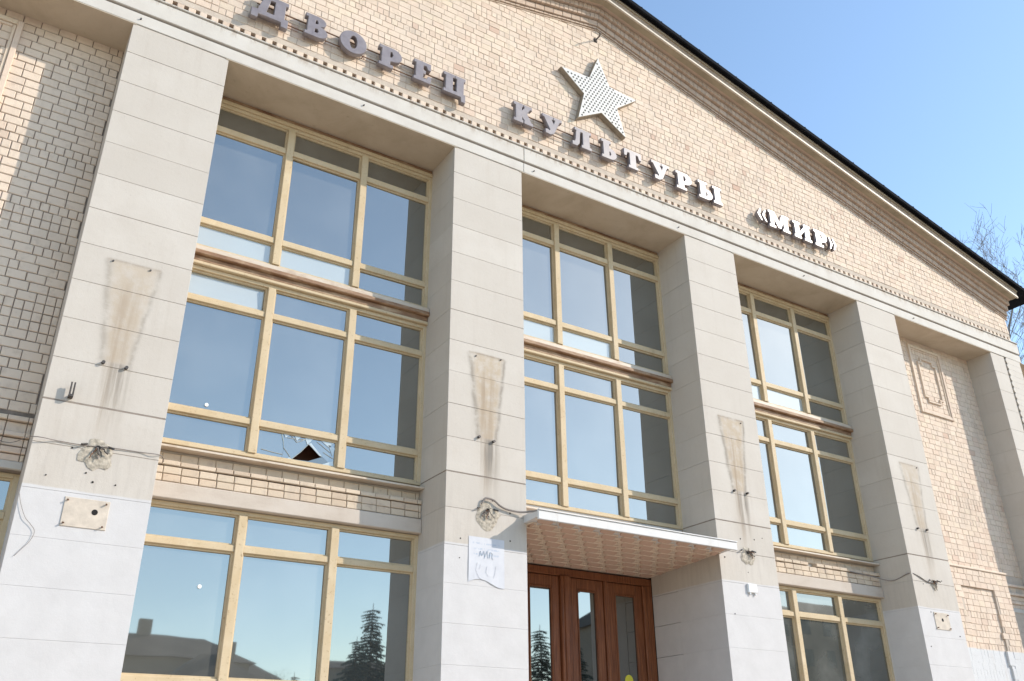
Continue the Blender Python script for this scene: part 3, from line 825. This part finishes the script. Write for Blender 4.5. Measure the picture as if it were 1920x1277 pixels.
# ------------------------------------------------------------------ lettering on the gable
def arc(cx_, cz_, rx, rz, a0, a1, n=9):
    return [(cx_ + rx * math.cos(R(a0 + (a1 - a0) * i / n)), cz_ + rz * math.sin(R(a0 + (a1 - a0) * i / n))) for i in range(n + 1)]
SERL = [(0, 1), (0, .86), (.1, .86), (.1, .14), (0, .14)]
GL = {
 'Д': ([[(0, -.2), (.22, -.2), (.24, 0), (1.06, 0), (1.08, -.2), (1.3, -.2), (1.3, .17), (1.16, .17), (1.16, .85), (1.26, .85), (1.26, 1), (.28, 1), (.28, .85), (.38, .85), (.2, .17), (0, .17)], [(.5, .19), (.62, .83), (.8, .83), (.8, .19)]], 1.3),
 'В': ([[(0, 0)] + arc(.5, .28, .40, .28, -90, 75) + arc(.48, .77, .33, .23, -70, 90) + SERL, [(.38, .2), (.5, .2), (.55, .29), (.5, .4), (.38, .4)], [(.38, .62), (.47, .62), (.52, .70), (.47, .81), (.38, .81)]], .9),
 'О': ([arc(.5, .5, .5, .53, 0, 351, 27), arc(.5, .5, .15, .33, 0, 342, 19)], 1.0),
 'Р': ([[(0, 0), (.56, 0), (.56, .14), (.44, .14), (.44, .34)] + arc(.52, .67, .38, .33, -90, 90) + SERL, [(.42, .52), (.50, .52), (.56, .67), (.5, .82), (.42, .82)]], .9),
 'Е': ([[(0, 0), (.8, 0), (.84, .34), (.7, .34), (.62, .16), (.44, .16), (.44, .42), (.56, .42), (.56, .58), (.44, .58), (.44, .84), (.6, .84), (.68, .68), (.8, .68), (.8, 1)] + SERL], .84),
 'Ц': ([[(0, 0), (.82, 0), (.84, -.24), (1.02, -.24), (1.02, .15), (.94, .15), (.94, .86), (1.02, .86), (1.02, 1), (.54, 1), (.54, .86), (.62, .86), (.62, .16), (.42, .16), (.42, .86), (.5, .86), (.5, 1)] + SERL], 1.02),
 'К': ([[(0, 0), (.46, 0), (.46, .14), (.4, .14), (.4, .36), (.56, .14), (.52, .14), (.52, 0), (.96, 0), (.96, .14), (.88, .14), (.66, .56), (.82, .86), (.92, .86), (.92, 1), (.52, 1), (.52, .86), (.56, .86), (.4, .62), (.4, .86), (.46, .86), (.46, 1)] + SERL], .96),
 'У': ([[(.15, .02), (.38, 0), (.56, .12), (.86, .86), (.96, .86), (.96, 1), (.56, 1), (.56, .86), (.64, .86), (.56, .58), (.44, .86), (.52, .86), (.52, 1), (0, 1), (0, .86), (.08, .86), (.38, .26), (.32, .18), (.27, .24), (.14, .22)]], .96),
 'Л': ([[(0, 0), (.24, 0), (.36, .18), (.42, .84), (.56, .84), (.56, .14), (.48, .14), (.48, 0), (1, 0), (1, .14), (.9, .14), (.9, .86), (1, .86), (1, 1), (.14, 1), (.14, .86), (.22, .86), (.16, .3), (.11, .2), (0, .2)]], 1.0),
 'Ь': ([[(0, 0)] + arc(.48, .30, .36, .30, -90, 90) + [(.44, .60), (.44, .86), (.54, .86), (.54, 1)] + SERL, [(.42, .19), (.48, .19), (.53, .3), (.48, .42), (.42, .42)]], .84),
 'Т': ([[(.22, 0), (.74, 0), (.74, .14), (.65, .14), (.65, .84), (.78, .84), (.84, .62), (.96, .62), (.96, 1), (0, 1), (0, .62), (.12, .62), (.18, .84), (.31, .84), (.31, .14), (.22, .14)]], .96),
 'Ы': ([[(0, 0)] + arc(.46, .30, .36, .30, -90, 90) + [(.44, .60), (.44, .86), (.54, .86), (.54, 1)] + SERL, [(.42, .19), (.48, .19), (.53, .3), (.48, .42), (.42, .42)],
        [(.88, 0), (1.4, 0), (1.4, .14), (1.31, .14), (1.31, .86), (1.4, .86), (1.4, 1), (.88, 1), (.88, .86), (.97, .86), (.97, .14), (.88, .14)]], 1.4),
 'М': ([[(0, 0), (.44, 0), (.44, .14), (.34, .14), (.36, .6), (.62, .08), (.8, .08), (1.04, .6), (1.04, .14), (.94, .14), (.94, 0), (1.46, 0), (1.46, .14), (1.36, .14), (1.36, .86), (1.46, .86), (1.46, 1), (1.0, 1), (.73, .46), (.46, 1), (0, 1), (0, .86), (.1, .86), (.1, .14), (0, .14)]], 1.46),
 'И': ([[(0, 0), (.5, 0), (.5, .14), (.42, .14), (.84, .62), (.84, .14), (.76, .14), (.76, 0), (1.28, 0), (1.28, .14), (1.18, .14), (1.18, .86), (1.28, .86), (1.28, 1), (.78, 1), (.78, .86), (.84, .86), (.42, .38), (.42, .86), (.5, .86), (.5, 1)] + SERL], 1.28),
 '«': ([[(0, .5), (.22, .85), (.32, .85), (.17, .5), (.32, .15), (.22, .15)], [(.34, .5), (.56, .85), (.66, .85), (.51, .5), (.66, .15), (.56, .15)]], .66),
 '»': ([[(0, .15), (.1, .15), (.32, .5), (.1, .85), (0, .85), (.15, .5)], [(.34, .15), (.44, .15), (.66, .5), (.44, .85), (.34, .85), (.49, .5)]], .66),
}
LB, LH, LY0, LY1 = 13.80, .49, -.175, -.075
def letter(ch, xa, xb, parent):
    loops, wd = GL[ch]
    cu = bpy.data.curves.new('letter', 'CURVE'); cu.dimensions = '2D'; cu.fill_mode = 'BOTH'
    cu.extrude = (LY1 - LY0) / 2; cu.bevel_depth = .006; cu.bevel_resolution = 0
    sx = (xb - xa) / wd
    for lp in loops:
        sp = cu.splines.new('POLY'); sp.points.add(len(lp) - 1); sp.use_cyclic_u = True
        for p, (x, z) in zip(sp.points, lp): p.co = (x * sx, z * LH, 0, 1)
    tmp = bpy.data.objects.new('tmp', cu); COL.objects.link(tmp)
    bpy.context.view_layer.update()
    me = bpy.data.meshes.new_from_object(tmp.evaluated_get(bpy.context.evaluated_depsgraph_get()))
    bpy.data.objects.remove(tmp); bpy.data.curves.remove(cu)
    me.transform(Matrix.Translation((xa, (LY0 + LY1) / 2, LB)) @ Matrix.Rotation(R(90), 4, 'X'))
    me.name = 'letter'; me.materials.clear(); me.materials.append(M['sign_enamel'])
    return link('letter', me, parent)
WORDS = [([('Д', 1.76, 2.42), ('В', 2.74, 3.17), ('О', 3.42, 3.95), ('Р', 4.22, 4.69), ('Е', 4.96, 5.34), ('Ц', 5.62, 6.11)],
          'purple-brown raised letters of the first word, at the left of the gable'),
         ([('К', 7.28, 7.75), ('У', 8.00, 8.50), ('Л', 8.78, 9.29), ('Ь', 9.58, 9.99), ('Т', 10.22, 10.71), ('У', 11.02, 11.55), ('Р', 11.76, 12.25), ('Ы', 12.46, 13.21)],
          'lavender raised letters of the middle word, running below the star'),
         ([('«', 14.42, 14.74), ('М', 14.82, 15.56), ('И', 15.72, 16.36), ('Р', 16.50, 16.99), ('»', 17.06, 17.34)],
          'white-glinting raised letters of the short quoted word at the right of the gable')]
for letters, lab in WORDS:
    xa, xb = letters[0][1], letters[-1][2]
    t = thing('word_sign', lab, 'sign', ((xa + xb) / 2, 0, LB), 'raised words along the gable')
    for ch, a, b in letters: letter(ch, a, b, t)
    for zz in (13.915, 14.13):
        MB().tube([(xa + .1, -.058, zz), (xb - .1, -.058, zz)], .012, 6).build('rail', 'steel_rust', t)
    for a in (xa + .25, (xa + xb) / 2, xb - .25):
        MB().tube([(a, -.058, 13.915), (a, .02, 13.915)], .01, 5).build('wall_pin', 'steel_dark', t)
    rebase(t)

# star with rows of lamp sockets
sc = (9.66, 15.56); RO, RI = 1.14, .50
spts = []
for i in range(10):
    r = RO if i % 2 == 0 else RI; a = R(90 + 36 * i)
    spts.append((sc[0] + r * math.cos(a), sc[1] + r * math.sin(a)))
star = thing('star_emblem', 'large white five-pointed star studded with dark lamp holes, high on the gable', 'star', (sc[0], 0, sc[1]))
def starmesh(sc_, y0, y1):
    pts = [(sc[0] + (p[0] - sc[0]) * sc_, sc[1] + (p[1] - sc[1]) * sc_) for p in spts]
    m = MB(); n = 10
    v = [(x, y0, z) for x, z in pts] + [(x, y1, z) for x, z in pts] + [(sc[0], y0, sc[1]), (sc[0], y1, sc[1])]
    fs = []
    for i in range(n):
        j = (i + 1) % n
        fs += [(i, j, 20), (j + n, i + n, 21), (i, i + n, j + n, j)]
    return m.add(v, fs)
starmesh(1.0, -.135, -.01).build('star_body', 'star_edge', star)
starmesh(.985, -.150, -.136).build('star_face', 'star_white', star)
def in_star(x, z):
    c = False
    for i in range(10):
        (x1, z1), (x2, z2) = spts[i], spts[i - 1]
        if (z1 > z) != (z2 > z) and x < (x2 - x1) * (z - z1) / (z2 - z1) + x1: c = not c
    return c
so_ = MB(); zz = sc[1] - RO; rI = 0
while zz < sc[1] + RO:
    x = sc[0] - RO + (rI % 2) * .048
    while x < sc[0] + RO:
        if all(in_star(x + dx, zz + dz) for dx, dz in ((.04, 0), (-.04, 0), (0, .04), (0, -.04))):
            so_.disc(x, zz, .026, -.156, -.1505, 6)
        x += .096
    zz += .083; rI += 1
so_.build('lamp_sockets', 'socket_dark', star, True)
rebase(star)
t = thing('wall_hook', 'small bent iron hook sticking out above the star', 'hook', (9.72, 0, 17.3))
MB().tube([(9.74, .02, 17.40), (9.74, -.16, 17.42), (9.66, -.30, 17.36), (9.60, -.34, 17.28)], .018, 6).build('rod', 'steel_dark', t)
MB().cbox(9.70, 9.78, -.03, .01, 17.36, 17.46, .008).build('foot_plate', 'steel_dark', t)
rebase(t)

# ------------------------------------------------------------------ fittings on the pillars
def scar(x0, seed, label):
    r = random.Random(seed)
    cx_, cz_ = x0 + .77, 5.47
    sz = {1: 1.0, 2: 1.05, 3: .85, 4: .55}[seed]
    t = thing('torn_lamp_wiring', label, 'wiring', (cx_, 0, cz_), 'torn lamp wiring on the pillars')
    pts = []
    for i in range(20):
        a = 2 * math.pi * i / 20
        rr = sz * (.14 + .06 * r.random()) * (1 if math.sin(a) > 0 else 1.45)
        pts.append((cx_ + rr * math.cos(a) * .95, cz_ + rr * math.sin(a)))
    v = [(x, -.006, z) for x, z in pts] + [(cx_ + (x - cx_) * .78, -.012 - .004 * r.random(), cz_ + (z - cz_) * .78) for x, z in pts] + [(cx_, -.008, cz_)]
    fs = []
    for i in range(20):
        j = (i + 1) % 20
        fs += [(i, j, 20 + j, 20 + i), (20 + i, 20 + j, 40)]
    MB().add(v, fs).build('plaster_patch', 'scar_plaster', t)
    MB().disc(cx_ + .01, cz_ + .04, .035, -.035, -.01, 9).build('hole', 'hole_black', t)
    for q in range(8):
        a = r.choice((r.uniform(3.4, 6.0), r.uniform(0, 6.28))); L = r.uniform(.06, .17)
        p = [(cx_, -.02, cz_ + .06)]
        for i in range(1, 5):
            p.append((cx_ + math.cos(a) * L * i / 4 + r.uniform(-.02, .02), -.03 - .03 * r.random(), cz_ + .06 + math.sin(a) * L * i / 4 - .012 * i + r.uniform(-.015, .015)))
        MB().tube(p, r.uniform(.005, .009), 5).build('wire', r.choice(('steel_rust', 'cable_black', 'cable_grey')), t)
    for s in (-1, 1):
        MB().tube([(cx_ + s * .13, -.01, cz_ + .08), (cx_ + s * .2, -.055, cz_ + .05)], .014, 6).build('peg', 'steel_dark', t)
    rebase(t)
scar(0, 1, 'torn lamp wiring in a plaster patch on the widest pillar at left')
scar(6, 2, 'torn lamp wiring in a plaster patch beside the left end of the canopy')
scar(12, 3, 'torn lamp wiring in a plaster patch just right of the canopy end')
scar(18, 4, 'torn lamp wiring on the last pillar before the framed brick wall')
def plate(x0, label, holex):
    t = thing('mounting_plate', label, 'plate', (x0 + .79, 0, 4.45), 'bare mounting plates')
    MB().cbox(x0 + .52, x0 + 1.06, -.012, .01, 4.45, 4.825, .004).build('panel', 'bare_plate', t)
    MB().disc(x0 + holex, 4.665, .038, -.0145, -.0125, 14).build('hole', 'hole_black', t)
    for a, b in ((.56, 4.49), (1.02, 4.49), (.56, 4.785), (1.02, 4.785)):
        MB().tube([(x0 + a, -.01, b), (x0 + a - .012, -.05, b - .006)], .011, 6).build('screw', 'steel_rust', t)
    rebase(t)
plate(0, 'bare stone-coloured plate with a black hole and four screws, low on the widest left pillar', .895)
plate(18, 'small bare plate with a black hole on the white part of the far right pillar', .80)
t = thing('pipe_bracket', 'dark two-pronged steel bracket standing out from a joint of the left pillar', 'bracket', (.31, 0, 6.14))
MB().cbox(.285, .345, -.10, -.0, 6.125, 6.16, .004).build('foot', 'steel_dark', t)
for xx in (.285, .325): MB().cbox(xx, xx + .02, -.10, -.07, 6.161, 6.33, .004).build('prong', 'steel_dark', t)
rebase(t)
t = thing('junction_box', 'small white plastic junction box under torn wiring right of the canopy', 'box', (12.77, 0, 4.72))
MB().cbox(12.65, 12.89, -.05, -.003, 4.72, 4.885, .012).build('lid', 'plastic_white', t)
for a in (12.70, 12.84): MB().tube([(a, -.025, 4.72), (a, -.025, 4.68)], .016, 6).build('cable_gland', 'plastic_white', t)
rebase(t)
t = thing('paper_notice', 'white paper notice with faint blue lines of writing, pasted left of the doors', 'notice', (6.77, 0, 4.32))
pv = MB()
nx, nz_ = 6, 6
vs = []; fs = []
for j in range(nz_ + 1):
    for i in range(nx + 1):
        u, v_ = i / nx, j / nz_
        zb_ = 4.33 + .06 * math.sin(u * 5.0) * (1 - v_)
        vs.append((6.44 + .67 * u, -.007 - .006 * abs(math.sin(u * 7 + v_ * 4)) * (1 - v_), zb_ + (5.055 - zb_) * v_))
for j in range(nz_):
    for i in range(nx):
        a = j * (nx + 1) + i
        fs.append((a, a + 1, a + nx + 2, a + nx + 1))
pv.add(vs, fs).build('sheet', 'notice_paper', t)
sq = lambda x, z: (6.77 + (x - 6.80) * .72, 4.79 + (z - 4.76) * .72)
sw = MB()
for q in ([(6.62, 4.70), (6.64, 4.82), (6.68, 4.72), (6.73, 4.83), (6.76, 4.70)], [(6.74, 4.66), (6.82, 4.84), (6.84, 4.68)], [(6.88, 4.68), (6.90, 4.82), (6.96, 4.78), (6.94, 4.70), (6.97, 4.66)]):
    sw.tube([(sq(x, z)[0], -.0155, sq(x, z)[1]) for x, z in q], .004, 4)
sw.build('blue_writing', 'ink_blue', t)
sw = MB()
for q in ([(6.60, 4.64), (6.57, 4.52), (6.62, 4.42), (6.70, 4.36)], [(6.66, 4.62), (6.64, 4.54)], [(6.78, 4.60), (6.76, 4.50), (6.80, 4.44)], [(6.95, 4.62), (6.93, 4.5), (6.9, 4.42)]):
    sw.tube([(x, -.0165, z) for x, z in q], .002, 4)
sw.build('grey_writing', 'ink_grey', t)
rebase(t)
def cable(name, pts, r, mat, label):
    # smooth through points
    P_ = [Vector(p) for p in pts]; out = []
    for i in range(len(P_) - 1):
        p0 = P_[max(i - 1, 0)]; p1 = P_[i]; p2 = P_[i + 1]; p3 = P_[min(i + 2, len(P_) - 1)]
        for q in range(5):
            s = q / 5
            out.append(.5 * ((2 * p1) + (p2 - p0) * s + (2 * p0 - 5 * p1 + 4 * p2 - p3) * s * s + (3 * p1 - p0 - 3 * p2 + p3) * s ** 3))
    out.append(P_[-1])
    o = MB().tube(out, r, 6).build(name, mat)
    return tag(o, label, 'cable')
cable('wall_cable', [(-.9, .735, 5.90), (-.3, .70, 5.62), (-.01, -.012, 5.53), (.3, -.014, 5.525), (.6, -.02, 5.52), (.95, -.02, 5.545), (1.3, -.012, 5.55), (1.57, -.01, 5.555), (1.7, .4, 5.60)], .006, 'cable_grey', 'thin cable strung across the widest left pillar through its torn wiring')
cable('lamp_cable', [(6.66, -.03, 5.60), (6.72, -.05, 5.70), (6.88, -.05, 5.69), (7.0, -.045, 5.62), (7.15, -.04, 5.575), (7.4, -.06, 5.56), (7.55, -.12, 5.575), (7.62, -.3, 5.56)], .017, 'cable_grey', 'thick cable sagging from torn wiring onto the left end of the canopy')
cable('window_cable', [(16.9, .79, 5.70), (17.6, .78, 5.66), (17.98, .5, 5.55), (17.99, .06, 5.64), (18.2, -.012, 5.60), (18.5, -.012, 5.50), (18.75, -.02, 5.48)], .012, 'cable_grey', 'cable running from the brick band round to the far right pillar')
cable('paint_crack', [(-.005, -.012, 4.80), (.04, -.02, 4.66), (.12, -.025, 4.50), (.20, -.02, 4.42), (.26, -.02, 4.34), (.235, -.02, 4.22), (.17, -.02, 4.12), (.10, -.012, 4.02)], .0032, 'cable_grey', 'hairline crack in the white paint at the base of the widest left pillar')  # thin raised tube standing in for a crack in the paint
o = MB().disc(19.76, 4.96, .055, .62, .659, 14).build('vent_cap', 'plastic_white')
tag(o, 'small round white cap on the sunlit brick pier at right', 'vent cap')

# ------------------------------------------------------------------ bare trees behind the right end of the roof
def bare_tree(name, loc, height, seed, label):
    r = random.Random(seed)
    t = thing(name, label, 'tree', loc, 'bare trees beyond the roof')
    trunk = MB(); crown = MB()
    def grow(p, d, L, rad, lvl):
        pts = [p]; q = Vector(p); dd = Vector(d)
        nseg = 4 if lvl < 2 else 3
        for i in range(nseg):
            dd = (dd + Vector((r.gauss(0, .12), r.gauss(0, .12), r.gauss(.05, .08)))).normalized()
            q = q + dd * (L / nseg); pts.append(tuple(q))
        (trunk if lvl == 0 else crown).tube(pts, rad, 5 if lvl < 2 else 3, rad * .55)
        if lvl >= 5: return
        nb = (9, 5, 4, 4, 3)[lvl]
        for i in range(nb):
            s = r.uniform(.35, 1.0) if lvl else r.uniform(.38, 1.0)
            kf = min(int(s * nseg), nseg - 1)
            base = Vector(pts[kf]).lerp(Vector(pts[kf + 1]), s * nseg - kf)
            a = r.uniform(0, 6.283); el = r.uniform(.35, .95)
            side = Vector((math.cos(a), math.sin(a), 0))
            nd = (dd * (1 - el * .5) + side * el + Vector((0, 0, .25))).normalized()
            grow(tuple(base), nd, L * r.uniform(.42, .62) * (1.0 if lvl else .75), max(rad * (1 - s * .5) * .48, .0075), lvl + 1)
    grow((0, 0, 0), (0, 0, 1), height * .72, .24, 0)
    trunk.build('trunk', 'bark', t); crown.build('crown', 'bark', t)
    return t
bt = bare_tree('bare_tree', (33.25, 5.0, 0), 21.4, 4, 'tall leafless tree whose twigs rise over the roof edge, left one')
bare_tree('bare_tree', (34.6, 4.0, 0), 20.2, 9, 'leafless tree with twigs beside the right end of the roof')

# ------------------------------------------------------------------ what the window glass mirrors: firs and houses across the square
def fir_mesh(seed, H):
    r = random.Random(seed)
    cr = MB()
    z = H * .08
    while z < H * .98:
        frac = 1 - z / H
        L = .10 * H * .3 + frac * H * .24
        nb = int(12 + frac * 14)
        for i in range(nb):
            a = r.uniform(0, 6.283); l = L * r.uniform(.45, 1.2) * (1 + .28 * math.sin(a * 2 + z * 1.7))
            if r.random() < .12: continue
            dx, dy = math.cos(a), math.sin(a)
            nx_, ny_ = -dy, dx
            droop = .25 * l
            for q in range(5):
                s0 = q / 5; s1 = s0 + .3; wv_ = .16 * l * (1 - s0 * .6) * r.uniform(.6, 1.3)
                b0 = (dx * l * s0, dy * l * s0, z - droop * s0 * s0)
                sd_ = r.choice((-1, 1))
                cr.add([b0, (dx * l * s1 + nx_ * wv_, dy * l * s1 + ny_ * wv_, z - droop * s1 - .12 * r.random()), (dx * l * s1 * 1.05, dy * l * s1 * 1.05, z - droop * s1), (dx * l * s1 - nx_ * wv_, dy * l * s1 - ny_ * wv_, z - droop * s1 - .2 * r.random())], [(0, 1, 2), (0, 2, 3)])
        z += H * .017
    tr = MB().tube([(0, 0, 0), (0, 0, H * .5), (0, 0, H)], H * .016, 7, .02)
    return tr.mesh('trunk', 'fir_bark'), cr.mesh('crown', 'fir_needles')
ft, fc = fir_mesh(2, 12.0)
for i, (x, y, s, lab) in enumerate(((25.5, -46, 1.0, 'dark fir tree across the square, tallest mirrored in the left window'), (21.6, -47, .72, 'shorter dark fir mirrored beside the left window mullion'), (29.5, -50, .8, 'dark fir tree across the square, right of the tallest'), (23.4, -43.5, .78, 'dark fir tree across the square in front of the tallest'), (27.6, -48, .66, 'low dark fir tree across the square'),
                               (40.5, -44, 1.02, 'dark fir tree mirrored in the left door glass'), (45.5, -46, .95, 'dark fir tree across the square nearest the tall houses'))):
    t = thing('fir_tree', lab, 'tree', (x, y, 0), 'firs across the square')
    t.scale = (s, s, s); t.rotation_euler = (0, 0, i * 1.3)
    link('trunk', ft, t); link('crown', fc, t)
for x, y, s, rz, lab in ((33.0, -52, .50, 2.2, 'leafless tree across the square between the firs'), (23.2, -58, .42, 3.9, 'small leafless tree across the square, mirrored beside the window mullion')):
    t = thing('bare_tree', lab, 'tree', (x, y, 0), 'leafless trees across the square')
    t.scale = (s, s, s); t.rotation_euler = (0, 0, rz)
    for ch in bt.children: link(ch.name.split('.')[0], ch.data, t)
def house(name, x0, x1, y0, y1, h, rh, label, nfl):
    t = thing(name, label, 'building', ((x0 + x1) / 2, (y0 + y1) / 2, 0), 'houses across the square')
    wl_ = MB().box(x0, x1, y0, y1, 0, h).build('wall', 'far_wall', t)
    MB().add([(x0 - .5, y0 - .5, h), (x1 + .5, y0 - .5, h), (x1 + .5, y1 + .5, h), (x0 - .5, y1 + .5, h), (x0 + 2.5, (y0 + y1) / 2, h + rh), (x1 - 2.5, (y0 + y1) / 2, h + rh)],
             [(0, 1, 5, 4), (1, 2, 5), (2, 3, 4, 5), (3, 0, 4), (3, 2, 1, 0)]).build('roof', 'far_roof', t)
    MB().box(x0 + 4, x0 + 5, (y0 + y1) / 2 - .4, (y0 + y1) / 2 + .4, h + rh * .4, h + rh + 1.2).build('chimney', 'far_wall', t)
    for fl in range(nfl):
        z = 1.2 + fl * 3.0
        n = int((x1 - x0) / 3.2)
        for i in range(n):
            xw = x0 + 1.2 + i * 3.2
            MB().box(xw, xw + 1.4, y1 + .01, y1 + .06, z, z + 1.6).build('window', 'far_glass', t)
    rebase(t)
house('apartment_house', 12.5, 25.0, -80, -68, 11.6, 2.6, 'dark apartment house mirrored low in the left ground-floor window', 3)
house('apartment_house', 17.0, 23.5, -66, -60, 9.2, 2.2, 'small steep-roofed house in front of the dark apartment house', 2)
house('apartment_house', 30.0, 52.0, -150, -138, 18.0, 3.0, 'far pale apartment house mirrored behind the dark one', 6)
house('apartment_house', 40.0, 150.0, -190, -176, 20.0, 2.0, 'very long far apartment block closing the view beyond the firs', 6)
house('apartment_house', 56.0, 96.0, -62, -48, 15.0, 3.5, 'long apartment house mirrored in the right ground-floor window', 5)
print('bricks as objects', cnt, 'tiles', ntile)
